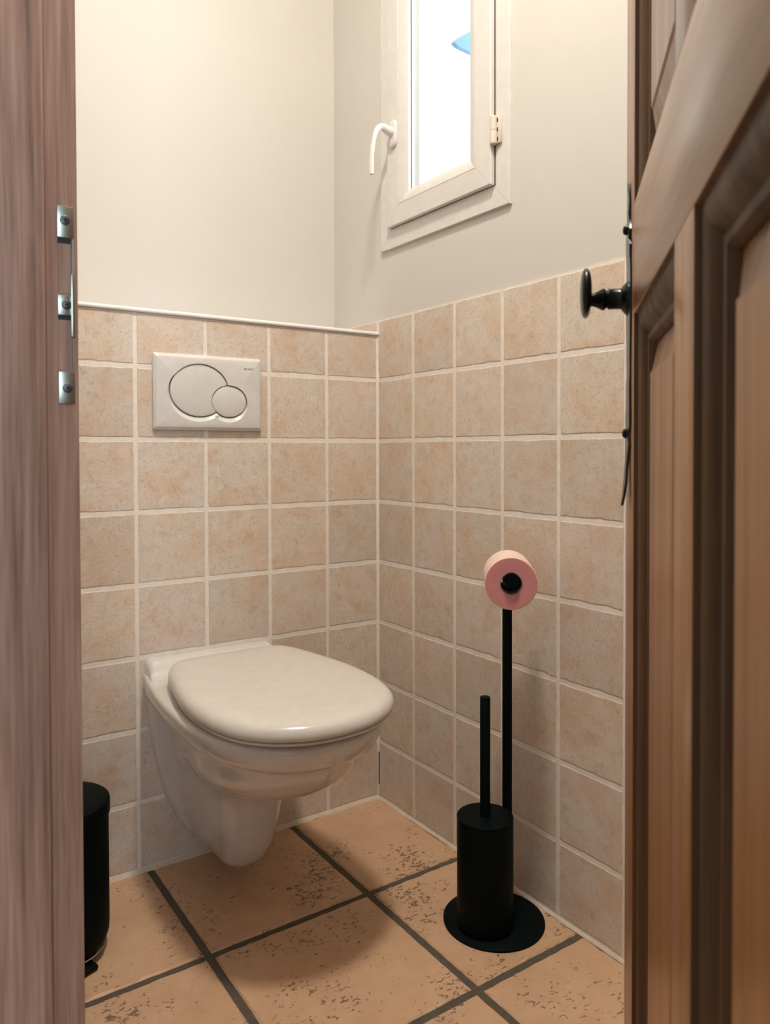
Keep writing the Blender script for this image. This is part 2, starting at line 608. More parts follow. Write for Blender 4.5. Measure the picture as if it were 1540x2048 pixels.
tag(ceiling, 'plain white ceiling over toilet room and hallway', 'ceiling', kind='structure')
hb = bmesh.new()
add_box(hb, (-2.32, -3.25, -0.12), (-2.22, LEDGE+0.1, CEIL))
add_box(hb, (-2.22, -0.55, -0.12), (XH, -0.45, CEIL))
add_box(hb, (-0.98, -3.25, -0.12), (-0.90, YF-0.1, CEIL))
# wall with the hallway window opening
add_box(hb, (-2.22, -3.25, -0.12), (-1.80, -3.15, CEIL))
add_box(hb, (-1.04, -3.25, -0.12), (-0.98, -3.15, CEIL))
add_box(hb, (-1.80, -3.25, -0.12), (-1.04, -3.15, 0.66))
add_box(hb, (-1.80, -3.25, 2.24), (-1.04, -3.15, CEIL))
hall = finish(hb, 'wall_hallway', M['hall_paint'])
tag(hall, 'off-white hallway walls outside the doorway', 'wall', kind='structure')

# ------------------------------------------------------------------ door frame with strike plate
XE = -0.9105         # room-side edge of the jamb
XS = -0.9404         # edge of the door stop
frame = empty('trim_5', (XE, YJ, 0))
tag(frame, 'varnished wooden door jamb at the left edge with strike plate', 'door frame', kind='structure')
o_ = Vector((XE, YJ, 0))
def fbox(name, lo, hi, mat, bevel=0.0015, parent=frame):
    return box(name, tuple(Vector(lo)-o_), tuple(Vector(hi)-o_), mat, parent, bevel)
fbox('jamb', (XH-0.006, YJ, -0.0), (XE, YJ+0.036, 2.06), M['wood_jamb'])
fbox('door_stop', (XH-0.006, YJ-0.0125, -0.0), (XS, YJ-0.0002, 2.045), M['wood_jamb'], 0.0025)
fbox('hinge_jamb', (XH-0.006, -1.652, -0.0), (XE, -1.618, 2.06), M['wood_jamb'])
fbox('head_jamb', (XH-0.006, -1.618, 2.035), (XE, YJ, 2.06), M['wood_jamb'])

def zj(py):          # height of a photo row on the jamb face
    return 0.88856 - (py-900.5)/1519.5*0.700
def xj(pxx):         # x of a photo column on the jamb face
    az = 0.598713 + math.atan((pxx-770.5)/1519.5)
    return CAM.x + (YJ-CAM.y)*math.tan(az)
strike = bpy.data.objects.new('strike_plate', None)
COL.objects.link(strike)
strike.parent = frame
strike['label'] = 'greenish zinc strike plate with three screws'
def sj(lo, hi, name, mat, bevel=0.0005):
    return box(name, tuple(Vector(lo)-o_), tuple(Vector(hi)-o_), mat, strike, bevel, 1)
x0, x1 = xj(118), xj(150.5)
xr = xj(146)
yb = YJ
# lugs and web joined to one flat plate with two cut-outs
bm = bmesh.new()
def lug(za, zb, xa=None, thick=0.0028):
    add_box(bm, ((xa if xa is not None else x0)-XE, yb-thick-YJ, za), (x1-XE, yb-YJ, zb), 0.0007, 2)
lug(zj(482), zj(420))
lug(zj(634), zj(594))
lug(zj(808), zj(744))
add_box(bm, (xr-XE, -0.0021, zj(745)), (x1-XE, 0, zj(481)), 0.0004, 1)
add_box(bm, (xr-0.0012-XE, -0.0050, zj(676)), (x1-XE, -0.0002, zj(552)), 0.0008, 2)
finish(bm, 'plate_body', M['zinc'], strike, 40)
for nm, (za, zb) in (('latch_pocket', (zj(590), zj(490))), ('bolt_pocket', (zj(740), zj(640)))):
    box(nm, (x0-XE+0.0012, -0.0006, za), (xr-XE-0.0006, 0.0002, zb), M['wood_jamb'], strike)
    bm = bmesh.new()
    add_box(bm, (x0-XE+0.0006, -0.0009, zb-0.001), (xr-XE-0.0004, 0.0, zb+0.0035), 0)
    finish(bm, nm+'_edge', M['screw_dark'], strike)
for k, (pxx, pyy) in enumerate(((133.5, 448), (135, 613), (135.5, 777))):
    c = (xj(pxx)-XE, -0.0027, zj(pyy))
    s = lathe('screw', [(0.0043, 0.0), (0.0043, 0.0012), (0.0036, 0.0017), (0.0010, 0.0019)], c, M['screw'], strike, 20, (0, -1, 0))
    for ax in (0, 1):
        e = (0.0021, 0.0005) if ax == 0 else (0.0005, 0.0021)
        bm = bmesh.new()
        add_box(bm, (c[0]-e[0], c[1]-0.0023, c[2]-e[1]), (c[0]+e[0], c[1]-0.0015, c[2]+e[1]))
        finish(bm, 'slot', M['screw_dark'], s)

# ------------------------------------------------------------------ window
win = empty('window_1', (0, -0.2515, 1.3826))
tag(win, 'small white plastic casement window in the plastered wall', 'window', kind='structure')
wo = Vector((0, -0.2515, 1.3826))
def w3(a, b, h):     # a: y, b: z, h: distance out of the wall (towards the room)
    return Vector((-h, a, b)) - wo
FY0, FY1, FZ0, FZ1 = -0.4815, -0.0215, 1.3826, 2.150
bm = bmesh.new()
mitred(bm, (FY0, FZ0, FY1, FZ1), [(0.0, -0.0034), (0.0, 0.0028), (0.0012, 0.0040), (0.050, 0.0040), (0.050, -0.05), (0.020, -0.05), (0.020, -0.0034)], w3, 0.00022)
bmesh.ops.recalc_face_normals(bm, faces=bm.faces[:])
finish(bm, 'window_frame', M['pvc'], win, 30)
SY0, SY1, SZ0, SZ1 = -0.4386, -0.0658, 1.4300, 2.105
bm = bmesh.new()
mitred(bm, (SY0, SZ0, SY1, SZ1), [(0.0, 0.0062), (0.0, 0.0140), (0.002, 0.0160), (0.046, 0.0160), (0.0465, 0.0152), (0.0475, 0.0152), (0.048, 0.0160), (0.052, 0.0155), (0.073, 0.0070), (0.075, 0.0050), (0.075, -0.0050), (0.0072, -0.0300), (0.0072, 0.0030), (0.0060, 0.0062)], w3, 0.00022)
bmesh.ops.recalc_face_normals(bm, faces=bm.faces[:])
sash = finish(bm, 'sash', M['pvc'], win, 30)
bm = bmesh.new()
mitred(bm, (SY0+0.0735, SZ0+0.0735, SY1-0.0735, SZ1-0.0735), [(0.0, -0.0042), (0.0, -0.0015), (0.0032, -0.0026), (0.0032, -0.0042)], w3, 0)
bmesh.ops.recalc_face_normals(bm, faces=bm.faces[:])
finish(bm, 'gasket', M['gasket'], sash)
bm = bmesh.new()
a = w3(SY0+0.070, SZ0+0.070, -0.0045)
b = w3(SY1-0.070, SZ1-0.070, -0.0195)
add_box(bm, (a.x, a.y, a.z), (b.x, b.y, b.z))
finish(bm, 'pane', M['glass'], sash)
bm = bmesh.new()
mitred(bm, (SY0+0.0660, SZ0+0.0660, SY1-0.0660, SZ1-0.0660), [(0.0, -0.0200), (0.0, -0.045), (0.0150, -0.045), (0.0150, -0.0225)], w3, 0)
bmesh.ops.recalc_face_normals(bm, faces=bm.faces[:])
finish(bm, 'outer_sash_rim', M['pvc'], sash)
bm = bmesh.new()
mitred(bm, (SY0-0.0032, SZ0-0.0012, SY1+0.0012, SZ1+0.0012), [(0.0, 0.0041), (0.0008, 0.0048), (0.0065, 0.0056), (0.0065, 0.0030)], w3, 0)
bmesh.ops.recalc_face_normals(bm, faces=bm.faces[:])
finish(bm, 'gap_shade', M['gap_shade'], win)  # dark strip painted in for the shade in the gap round the sash
# hinge
for hz in (1.537, 1.99):
    hg = lathe('hinge', [(0.0062, -0.0285), (0.0078, -0.0265), (0.0078, -0.0006), (0.0070, 0.0), (0.0078, 0.0006), (0.0078, 0.0265), (0.0062, 0.0285)],
               tuple(w3(-0.4440, hz, 0.0125)), M['pvc_cream'], win, 24)
    bm = bmesh.new()
    a = w3(-0.4610, hz-0.027, 0.0038)
    b = w3(-0.4495, hz+0.027, 0.0100)
    add_box(bm, (b.x, a.y, a.z), (a.x, b.y, b.z), 0.001)
    finish(bm, 'hinge_leaf', M['pvc_cream'], hg, 40)
    for dz in (-0.019, 0.0, 0.019):
        bm = bmesh.new()
        c = w3(-0.4530, hz+dz, 0.0102)
        add_box(bm, (c.x-0.0004, c.y-0.0011, c.z-0.004), (c.x+0.0004, c.y+0.0011, c.z+0.004))
        finish(bm, 'slot', M['screw_dark'], hg)
# pale blue wedge on the outer reveal, seen through the pane
bm = bmesh.new()
wed = [(0.189, 1.938), (0.258, 1.992), (0.258, 1.928), (0.206, 1.931)]
loft(bm, [[Vector((x, y, z)) - wo for x, z in wed] for y in (-0.0625, -0.0745)])
bmesh.ops.recalc_face_normals(bm, faces=bm.faces[:])
finish(bm, 'blue_wedge', M['wedge_blue'], win)['label'] = 'pale blue wedge outside the pane'
# window handle
HY, HZ = -0.0960, 1.651
wh = bpy.data.objects.new('window_handle', None)
COL.objects.link(wh)
wh.parent = win
wh['label'] = 'white curved window handle pointing down'
bm = bmesh.new()
rings = []
for h, s in ((0.0159, 1.0), (0.0202, 1.0), (0.0230, 0.93), (0.0240, 0.82)):
    r = []
    for k in range(32):
        a = 2*PI*k/32
        ca, sa = math.cos(a), math.sin(a)
        ex = 0.65
        r.append(w3(HY + 0.0152*s*math.copysign(abs(ca)**ex, ca), HZ-0.004 + 0.033*s*math.copysign(abs(sa)**ex, sa), h))
    rings.append(r)
loft(bm, rings)
bmesh.ops.recalc_face_normals(bm, faces=bm.faces[:])
finish(bm, 'rose', M['pvc'], wh, 40)
bm = bmesh.new()
path = catmull([w3(HY, HZ, 0.022), w3(HY, HZ+0.002, 0.034), w3(HY, HZ+0.006, 0.046), w3(HY, HZ+0.003, 0.058), w3(HY, HZ-0.012, 0.0685), w3(HY, HZ-0.038, 0.0755), w3(HY, HZ-0.070, 0.0800), w3(HY, HZ-0.104, 0.0810), w3(HY, HZ-0.113, 0.0805)], 5)
rad = []
for i in range(len(path)):
    u = i/(len(path)-1)
    rad.append(0.0125 - 0.0070*min(1, u*1.8) + 0.0008*max(0, u-0.56) if u < 0.95 else 0.0058*max(0.35, 1-(u-0.95)*10))
add_tube(bm, path, rad, 18)
bmesh.ops.recalc_face_normals(bm, faces=bm.faces[:])
finish(bm, 'lever', M['pvc'], wh, 50)

# ------------------------------------------------------------------ door
az = math.radians(47.2)
D = Vector((math.sin(az), math.cos(az), 0))
nrm = Vector((-D.y, D.x, 0))
H = Vector((-0.96802, -1.59492, 0.008))
door = empty('door_1', H, PI/2 - az)
tag(door, 'open varnished wooden panel door on the right with black iron handle', 'door', kind='structure')
DT = 0.038
Z0 = H.z
def dz(z):
    return z - Z0
U_ST, U_M1, U_M0, U_HS, U_E = 0.6240, 0.3810, 0.3170, 0.0760, 0.7003
RAILS = [(0.0, dz(0.225)), (dz(1.0085), dz(1.1060)), (dz(1.895), dz(2.025))]
def dbox(name, u0, u1, z0, z1, mat):
    return box(name, (u0, -DT, z0), (u1, 0.0, z1), mat, door, 0.0009, 2)
dbox('stile', U_ST, U_E, 0.0, dz(2.025), M['wood_door'])
dbox('stile', 0.0, U_HS, 0.0, dz(2.025), M['wood_door'])
for z0, z1 in RAILS:
    dbox('rail', U_HS, U_ST, z0, z1, M['wood_door_h'])
for z0, z1 in ((RAILS[0][1], RAILS[1][0]), (RAILS[1][1], RAILS[2][0])):
    dbox('mullion', U_M0, U_M1, z0, z1, M['wood_door'])
    for u0, u1 in ((U_M1, U_ST), (U_HS, U_M0)):
        pan = bpy.data.objects.new('panel', None)
        COL.objects.link(pan)
        pan.parent = door
        for side in (1, -1):
            yoff = 0.0 if side == 1 else -DT
            f3 = (lambda s, yo: (lambda a, b, h: Vector((a, yo + s*h, b))))(side, yoff)
            bm = bmesh.new()
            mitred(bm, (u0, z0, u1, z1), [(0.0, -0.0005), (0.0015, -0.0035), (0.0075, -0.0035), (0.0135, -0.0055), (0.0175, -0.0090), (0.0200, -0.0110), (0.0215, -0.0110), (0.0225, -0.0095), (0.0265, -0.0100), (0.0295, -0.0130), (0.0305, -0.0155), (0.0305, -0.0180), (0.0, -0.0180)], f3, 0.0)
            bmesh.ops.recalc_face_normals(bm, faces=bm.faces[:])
            finish(bm, 'moulding', M['wood_mould_shaded'], pan, 25)
            bm = bmesh.new()
            rr = []
            for ins, hh in ((0.028, -0.0162), (0.0320, -0.0162), (0.0560, -0.0092), (0.0580, -0.0075)):
                rr.append([f3(u0+ins, z0+ins, hh), f3(u1-ins, z0+ins, hh), f3(u1-ins, z1-ins, hh), f3(u0+ins, z1-ins, hh)])
            loft(bm, rr, cap0=False)
            bmesh.ops.recalc_face_normals(bm, faces=bm.faces[:])
            finish(bm, 'panel_field', M['wood_door'], pan)
# escutcheon: hammered iron back plate with a wavy outline
bm = bmesh.new()
rnd = random.Random(5)
zs = [0.836, 0.845, 0.858, 0.872, 0.884, 0.893, 0.902, 0.910, 0.918, 0.930, 0.945, 0.960, 0.975, 0.990, 1.004, 1.018, 1.034, 1.050, 1.060, 1.068, 1.076, 1.083, 1.090, 1.098, 1.107, 1.117, 1.127, 1.136]
hw = [0.004, 0.008, 0.011, 0.009, 0.013, 0.018, 0.012, 0.020, 0.022, 0.019, 0.018, 0.018, 0.018, 0.019, 0.021, 0.023, 0.023, 0.021, 0.019, 0.018, 0.020, 0.013, 0.019, 0.012, 0.009, 0.011, 0.008, 0.003]
lift = [0.0075, 0.0055, 0.0035, 0.0022, 0.0014, 0.0006, 0.0022, 0.0004, 0.0002, 0, 0, 0, 0, 0, 0, 0, 0, 0, 0, 0, 0.0002, 0.0016, 0.0002, 0.0004, 0.0006, 0.0003, 0.0006, 0.0002]
UC = 0.6640
rings = []
for z, w, l in zip(zs, hw, lift):
    t = 0.0017 + rnd.uniform(-0.0003, 0.0004)
    l = l*0.75
    rings.append([Vector((UC-w, l-0.0002, dz(z))), Vector((UC+w, l-0.0002, dz(z))), Vector((UC+w*0.96, l+t, dz(z))), Vector((UC, l+t*1.25, dz(z))), Vector((UC-w*0.96, l+t, dz(z)))])
loft(bm, rings)
bmesh.ops.recalc_face_normals(bm, faces=bm.faces[:])
esc = finish(bm, 'escutcheon', M['iron'], door, 40)
for z in (1.0935, 0.9035):
    lathe('nail', [(0.0045, 0.0), (0.0045, 0.0030), (0.0032, 0.0046), (0.0010, 0.0052)], (UC, 0.0015, dz(z)), M['iron'], esc, 16, (0, 1, 0))
# handle
hd = bpy.data.objects.new('door_handle', None)
COL.objects.link(hd)
hd.parent = door
hd['label'] = 'black iron door knob with turned stem'
HZD = 1.0300
pr_ = [(0.0160, 0.0012), (0.0158, 0.0030), (0.0125, 0.0060), (0.0100, 0.0078), (0.0096, 0.0090), (0.0096, 0.0180), (0.0100, 0.0185), (0.0100, 0.0192), (0.0086, 0.0200), (0.0080, 0.0210), (0.0095, 0.0225), (0.0105, 0.0240), (0.0095, 0.0262), (0.0076, 0.0295), (0.0062, 0.0330), (0.0060, 0.0370)]
lathe('stem', pr_, (UC, 0.0, dz(HZD)), M['iron'], hd, 28, (0, 1, 0), 50)
bm = bmesh.new()
rings = []
for k in range(13):
    t = -1 + 2*k/12
    s = math.sqrt(max(0.0, 1-abs(t)**2.4))
    s = max(s, 0.05)
    r = []
    for q in range(28):
        a = 2*PI*q/28
        ca, sa = math.cos(a), math.sin(a)
        r.append(Vector((UC - 0.004 + 0.030*t, 0.0400 + 0.0054*s**0.6*math.copysign(abs(ca)**0.8, ca), dz(HZD+0.0055) + 0.0225*s*math.copysign(abs(sa)**0.9, sa))))
    rings.append(r)
loft(bm, rings)
bmesh.ops.recalc_face_normals(bm, faces=bm.faces[:])
finish(bm, 'knob', M['iron'], hd, 60)

# ------------------------------------------------------------------ toilet
TX = -0.450
toilet = empty('toilet', (TX, 0.0, 0.0))
tag(toilet, 'white wall-hung toilet with closed lid below the flush plate', 'toilet')
def slice_(z, wb, wm, ym, yf, wp=None, ex=2.25, n=18):
    """closed outline at height z: wall half-width wb, front ellipse half-width wm centred at ym, front at yf;
    wp: half-width of the hollow behind the bowl (None = no hollow)"""
    half = []
    side = [(0.0, wb), (0.25, wb-0.002), (0.50, wp), (1.0, wm)] if wp is not None else None
    for i in range(n):
        t = i/n
        if side is None:
            w = wb + (wm-wb)*(1-(1-t)**2.2)
            half.append((w, ym*t))
        else:
            ys = {0.0: 0.0, 0.25: -0.016, 0.50: -0.050, 1.0: ym}
            for (ta, wa), (tb, wb_) in zip(side[:-1], side[1:]):
                if ta <= t < tb:
                    k = (t-ta)/(tb-ta)
                    ks = k*k*(3-2*k) if ta == 0.25 else k
                    half.append((wa+(wb_-wa)*ks, ys[ta]+(ys[tb]-ys[ta])*k))
    for i in range(n+1):
        a = PI/2*i/n
        half.append((wm*math.cos(a)**(2/ex), ym + (yf-ym)*math.sin(a)**(2/ex)))
    return [Vector((-w, y, z)) for w, y in half] + [Vector((w, y, z)) for w, y in reversed(half[:-1])]
SL = [
    (0.0480, 0.020, 0.018, -0.13, -0.165, 0.019),
    (0.0500, 0.038, 0.032, -0.14, -0.186, 0.035),
    (0.0580, 0.050, 0.041, -0.16, -0.206, 0.045),
    (0.0750, 0.066, 0.048, -0.175, -0.224, 0.056),
    (0.1050, 0.085, 0.053, -0.190, -0.243, 0.069),
    (0.1500, 0.104, 0.059, -0.200, -0.258, 0.083),
    (0.1950, 0.116, 0.064, -0.205, -0.270, 0.091),
    (0.2250, 0.123, 0.070, -0.210, -0.284, 0.096),
    (0.2450, 0.127, 0.080, -0.220, -0.310, 0.099),
    (0.2600, 0.130, 0.094, -0.235, -0.348, 0.102),
    (0.2720, 0.132, 0.108, -0.250, -0.392, 0.104),
    (0.2850, 0.134, 0.121, -0.265, -0.432, 0.106),
    (0.3020, 0.137, 0.132, -0.280, -0.470, 0.108),
    (0.3250, 0.140, 0.141, -0.290, -0.500, 0.109),
    (0.3500, 0.142, 0.147, -0.300, -0.518, 0.110),
    (0.3650, 0.143, 0.150, -0.305, -0.526, 0.111),
    (0.3700, 0.144, 0.154, -0.305, -0.532, 0.120),
    (0.3735, 0.145, 0.162, -0.305, -0.543, None),
    (0.3790, 0.146, 0.167, -0.305, -0.550, None),
    (0.3950, 0.147, 0.174, -0.310, -0.557, None),
    (0.4080, 0.147, 0.177, -0.310, -0.561, None),
    (0.4150, 0.146, 0.176, -0.310, -0.560, None),
    (0.4185, 0.143, 0.172, -0.310, -0.555, None),
    (0.4200, 0.136, 0.163, -0.310, -0.546, None),
]
bm = bmesh.new()
loft(bm, [slice_(*s) for s in SL])
# raised ledge at the back
led = []
for y, zt, w in ((0.0, 0.4495, 0.1440), (-0.004, 0.4500, 0.1440), (-0.020, 0.4490, 0.1445), (-0.030, 0.4450, 0.1450), (-0.042, 0.4335, 0.1470), (-0.052, 0.4250, 0.1490), (-0.066, 0.4212, 0.1500), (-0.085, 0.4160, 0.1500)):
    b = 0.014 if zt > 0.43 else 0.004
    led.append([Vector((-w, y, 0.40)), Vector((-w, y, zt-b)), Vector((-w+b*0.3, y, zt-b*0.3)), Vector((-w+b, y, zt)),
                Vector((w-b, y, zt)), Vector((w-b*0.3, y, zt-b*0.3)), Vector((w, y, zt-b)), Vector((w, y, 0.40))])
loft(bm, led)
bmesh.ops.recalc_face_normals(bm, faces=bm.faces[:])
finish(bm, 'pan', M['ceramic'], toilet, 50)

LID = [(0.0, -0.075), (0.060, -0.075), (0.100, -0.078), (0.128, -0.094), (0.148, -0.140), (0.162, -0.205), (0.175, -0.285), (0.1785, -0.355), (0.173, -0.424), (0.153, -0.490), (0.117, -0.536), (0.073, -0.564), (0.036, -0.575), (0.0, -0.578)]
TWIST = 0.018      # the lid sits slightly askew on its hinges
def egg(inset, z, scale_back=1.0):
    half = catmull([(w, y, 0) for w, y in LID], 6)
    pts = []
    n = len(half)
    full = [Vector((-p.x, p.y, 0)) for p in half] + [Vector((p.x, p.y, 0)) for p in reversed(half[1:-1])]
    N = len(full)
    out = []
    for i in range(N):
        a, b = full[i-1], full[(i+1) % N]
        t = (b-a).normalized()
        nn = Vector((-t.y, t.x, 0))      # inward for this winding
        c = Vector((0, -0.34, 0)) - full[i]
        if nn.dot(c) < 0:
            nn = -nn
        q = full[i] + nn*inset
        out.append(Vector((q.x + TWIST*(q.y+0.55), q.y, z)))
    return out
bm = bmesh.new()
loft(bm, [egg(0.014, 0.4262), egg(0.0075, 0.4268), egg(0.0050, 0.4285), egg(0.0050, 0.4315), egg(0.009, 0.4335)])
bmesh.ops.recalc_face_normals(bm, faces=bm.faces[:])
finish(bm, 'seat', M['seat'], toilet, 40)
bm = bmesh.new()
loft(bm, [egg(0.014, 0.4345), egg(0.0040, 0.4348), egg(0.0012, 0.4368), egg(0.0, 0.4410), egg(0.0004, 0.4460), egg(0.0025, 0.4515), egg(0.0065, 0.4563), egg(0.0125, 0.4598), egg(0.021, 0.4620)] + [[Vector((q.x*k, -0.33+(q.y+0.33)*k, zz)) for q in egg(0.021, 0.0)] for k, zz in ((0.92, 0.4633), (0.75, 0.4645), (0.5, 0.4652), (0.2, 0.4655))])
bmesh.ops.recalc_face_normals(bm, faces=bm.faces[:])
finish(bm, 'lid', M['seat'], toilet, 50)
for sx in (-1, 1):
    lathe('hinge', [(0.011, 0.0), (0.011, 0.006), (0.009, 0.012)], (sx*0.078+0.010, -0.105, 0.4210), M['hinge_steel'], toilet, 20)

# ------------------------------------------------------------------ flush plate
PCX, PCZ = -0.4497, 1.0145
PW, PH, PT = 0.2475, 0.1635, 0.0125
plate = empty('flush_plate', (PCX, 0.0, PCZ))
tag(plate, 'white dual flush plate with two round buttons on tiles above toilet', 'flush plate')
def rrect(w, h, r, y, n=6):
    pts = []
    for cx, cz, a0 in ((w/2-r, h/2-r, 0), (-w/2+r, h/2-r, PI/2), (-w/2+r, -h/2+r, PI), (w/2-r, -h/2+r, 3*PI/2)):
        for k in range(n+1):
            a = a0 + PI/2*k/n
            pts.append(Vector((cx+r*math.cos(a), y, cz+r*math.sin(a))))
    return pts
BIG = (-0.4725-PCX, 1.0196-PCZ, 0.0655, 0.0570)
SML = (-0.4045-PCX, 0.9973-PCZ, 0.0410, 0.0350)
def in_ell(x, z, e, g=0.0):
    return ((x-e[0])/(e[2]+g))**2 + ((z-e[1])/(e[3]+g))**2 < 1
def arc_union(g, dx=0.0, dz_=0.0, n=160):
    """outline of the union of both ellipses grown by g (counter-clockwise)"""
    B = (BIG[0]+dx, BIG[1]+dz_, BIG[2], BIG[3])
    S = (SML[0]+dx, SML[1]+dz_, SML[2], SML[3])
    pb, ps = [], []
    for e, other, out in ((B, S, pb), (S, B, ps)):
        raw = []
        for k in range(n):
            a = 2*PI*k/n
            x = e[0]+(e[2]+g)*math.cos(a)
            z = e[1]+(e[3]+g)*math.sin(a)
            raw.append((x, z, in_ell(x, z, other, g)))
        st = next(i for i in range(n) if raw[i-1][2] and not raw[i][2])
        for i in range(n):
            p = raw[(st+i) % n]
            if p[2]:
                break
            out.append((p[0], p[1]))
    return pb + ps
def dish(g_in, g_out):
    pi = arc_union(g_in)
    po = []
    for x, z in pi:
        cx, cz = (BIG[0], BIG[1]) if in_ell(x, z, BIG, g_in*1.02+0.0005) else (SML[0], SML[1])
        d = Vector((x-cx, z-cz))
        d.normalize()
        f = max(0.0, 0.30*-d.x + 0.954*-d.y + 0.25)/1.25
        po.append((x + d.x*g_out*f**0.8, z + d.y*g_out*f**0.8 - 0.0002))
    return pi, po
bm = bmesh.new()
base = [rrect(PW, PH, 0.0045, -0.0003), rrect(PW, PH, 0.0045, -0.0060), rrect(PW-0.0012, PH-0.0012, 0.0045, -0.0070), rrect(PW-0.0125, PH-0.0125, 0.0040, -0.0120), rrect(PW-0.0150, PH-0.0150, 0.0040, -PT)]
rv = loft(bm, base, cap1=False)
pi, po = dish(0.0009, 0.0105)
# rim of the recess, wider at the lower left, falling to the buttons
dv = loft(bm, [[Vector((x, -0.0040, z)) for x, z in pi], [Vector((x, -0.0060, z)) for x, z in pi], [Vector((x, -PT, z)) for x, z in po]], False, False)
es = []
for ring in (rv[-1], dv[-1]):
    for a, b in zip(ring, ring[1:]+ring[:1]):
        es.append(bm.edges.get((a, b)))
bmesh.ops.triangle_fill(bm, use_beauty=True, edges=es)
bmesh.ops.recalc_face_normals(bm, faces=bm.faces[:])
body = finish(bm, 'plate_body', M['plate'], plate, 25)
bm = bmesh.new()
pi, _ = dish(0.0008, 0.0)
loft(bm, [[Vector((x, -0.0035, z)) for x, z in pi], [Vector((x, -0.0046, z)) for x, z in pi]])
finish(bm, 'button_gap', M['plate_dark'], plate)
# buttons
def dome(name, outline, c, R, bulge):
    bm = bmesh.new()
    rings = []
    for s, y in ((1.0, -0.0045), (1.0, -PT+0.0034), (0.985, None), (0.95, None), (0.90, None), (0.75, None), (0.55, None), (0.30, None), (0.08, None)):
        r = []
        for x, z in outline:
            X, Z = c[0]+(x-c[0])*s, c[1]+(z-c[1])*s
            if y is None:
                q = ((X-c[0])/R[0])**2 + ((Z-c[1])/R[1])**2
                yy = -PT+0.0030 - bulge*(1-min(1, q)**1.6)
            else:
                yy = y
            r.append(Vector((X, yy, Z)))
        rings.append(r)
    loft(bm, rings)
    bmesh.ops.recalc_face_normals(bm, faces=bm.faces[:])
    return finish(bm, name, M['plate'], plate, 40)
n = 120
sm = [(SML[0]+(SML[2]-0.0007)*math.cos(2*PI*k/n), SML[1]+(SML[3]-0.0007)*math.sin(2*PI*k/n)) for k in range(n)]
dome('button', sm, (SML[0], SML[1]), (SML[2], SML[3]), 0.0030)
bo = []
SG = (SML[0], SML[1], SML[2]+0.0009, SML[3]+0.0009)
for k in range(200):
    a = 2*PI*k/200
    x = BIG[0]+(BIG[2]-0.0004)*math.cos(a)
    z = BIG[1]+(BIG[3]-0.0004)*math.sin(a)
    if in_ell(x, z, SG):
        # push on to the small ellipse along the ray from the big centre
        lo, hi = 0.0, 1.0
        for _ in range(40):
            mid = (lo+hi)/2
            X, Z = BIG[0]+(x-BIG[0])*mid, BIG[1]+(z-BIG[1])*mid
            if in_ell(X, Z, SG):
                hi = mid
            else:
                lo = mid
        x, z = BIG[0]+(x-BIG[0])*lo, BIG[1]+(z-BIG[1])*lo
    bo.append((x, z))
dome('button', bo, (BIG[0], BIG[1]), (BIG[2], BIG[3]), 0.0032)
# printed maker's mark
fc = bpy.data.curves.new('mark', 'FONT')
fc.body = 'GEBERIT'
fc.size = 0.0052
fc.align_x = 'LEFT'
fc.extrude = 0.00005
to = bpy.data.objects.new('mark_tmp', fc)
COL.objects.link(to)
bpy.context.view_layer.update()
dg = bpy.context.evaluated_depsgraph_get()
tm = bpy.data.meshes.new_from_object(to.evaluated_get(dg))
bpy.data.objects.remove(to, do_unlink=True)
tm.materials.clear()
tm.materials.append(M['plate_text'])
xs = [v.co.x for v in tm.vertices]
sc = 0.0182/(max(xs)-min(xs))
for v in tm.vertices:
    v.co = Vector((v.co.x*sc, -v.co.z, v.co.y*1.05))
mk = bpy.data.objects.new('printed_mark', tm)
mk.location = (-0.3650-PCX, -PT-0.0001, 1.0716-PCZ-0.0018)
mk.parent = plate
COL.objects.link(mk)
box('printed_square', (-0.3690-PCX, -PT-0.00012, 1.0698-PCZ), (-0.3660-PCX, -PT+0.0001, 1.0734-PCZ), M['plate_text'], plate)

# ------------------------------------------------------------------ roll holder, brush, roll
BX, BY = -0.105, -0.546
CX, CY = -0.1325, -0.5525
QX, QY = -0.0712, -0.5465
stand = empty('toilet_roll_stand', (BX, BY, 0.0))
tag(stand, 'matt black toilet roll stand with brush canister on a round base', 'stand')
lathe('base', [(0.0930, 0.0), (0.0950, 0.0006), (0.0950, 0.0040), (0.0935, 0.0050)], (0, 0, 0.0), M['black'], stand, 72)
lathe('canister', [(0.0480, 0.0050), (0.0480, 0.0085), (0.0515, 0.0100), (0.0520, 0.0120), (0.0520, 0.2040), (0.0505, 0.2052), (0.0440, 0.2052), (0.0440, 0.02)], (CX-BX, CY-BY, 0), M['black'], stand, 56)
ZR = 0.6620
lathe('pole', [(0.0092, 0.0048), (0.0092, ZR+0.0085), (0.0085, ZR+0.0095)], (QX-BX, QY-BY, 0), M['black'], stand, 28)
adir = Vector((-0.643, -0.766, 0)).normalized()
p0 = Vector((QX-BX, QY-BY, ZR))
lathe('arm', [(0.0100, 0.0), (0.0105, 0.118), (0.0130, 0.119), (0.0130, 0.1235), (0.0122, 0.1245)], tuple(p0), M['black'], stand, 28, tuple(adir))

brush = empty('toilet_brush', (CX, CY, 0.0))
tag(brush, 'matt black toilet brush handle with lid standing in the canister', 'brush')
lathe('brush_lid', [(0.0435, 0.1990), (0.0435, 0.2054), (0.0522, 0.2056), (0.0522, 0.2092), (0.0515, 0.2100)], (0, 0, 0), M['black'], brush, 56)
lathe('handle', [(0.0094, 0.2098), (0.0094, 0.4305), (0.0088, 0.4315)], (0, 0, 0), M['black'], brush, 28)
lathe('bristle_head', [(0.004, 0.20), (0.004, 0.115), (0.030, 0.105), (0.034, 0.06), (0.026, 0.030), (0.010, 0.025)], (0, 0, 0), M['black_plastic'], brush, 24)

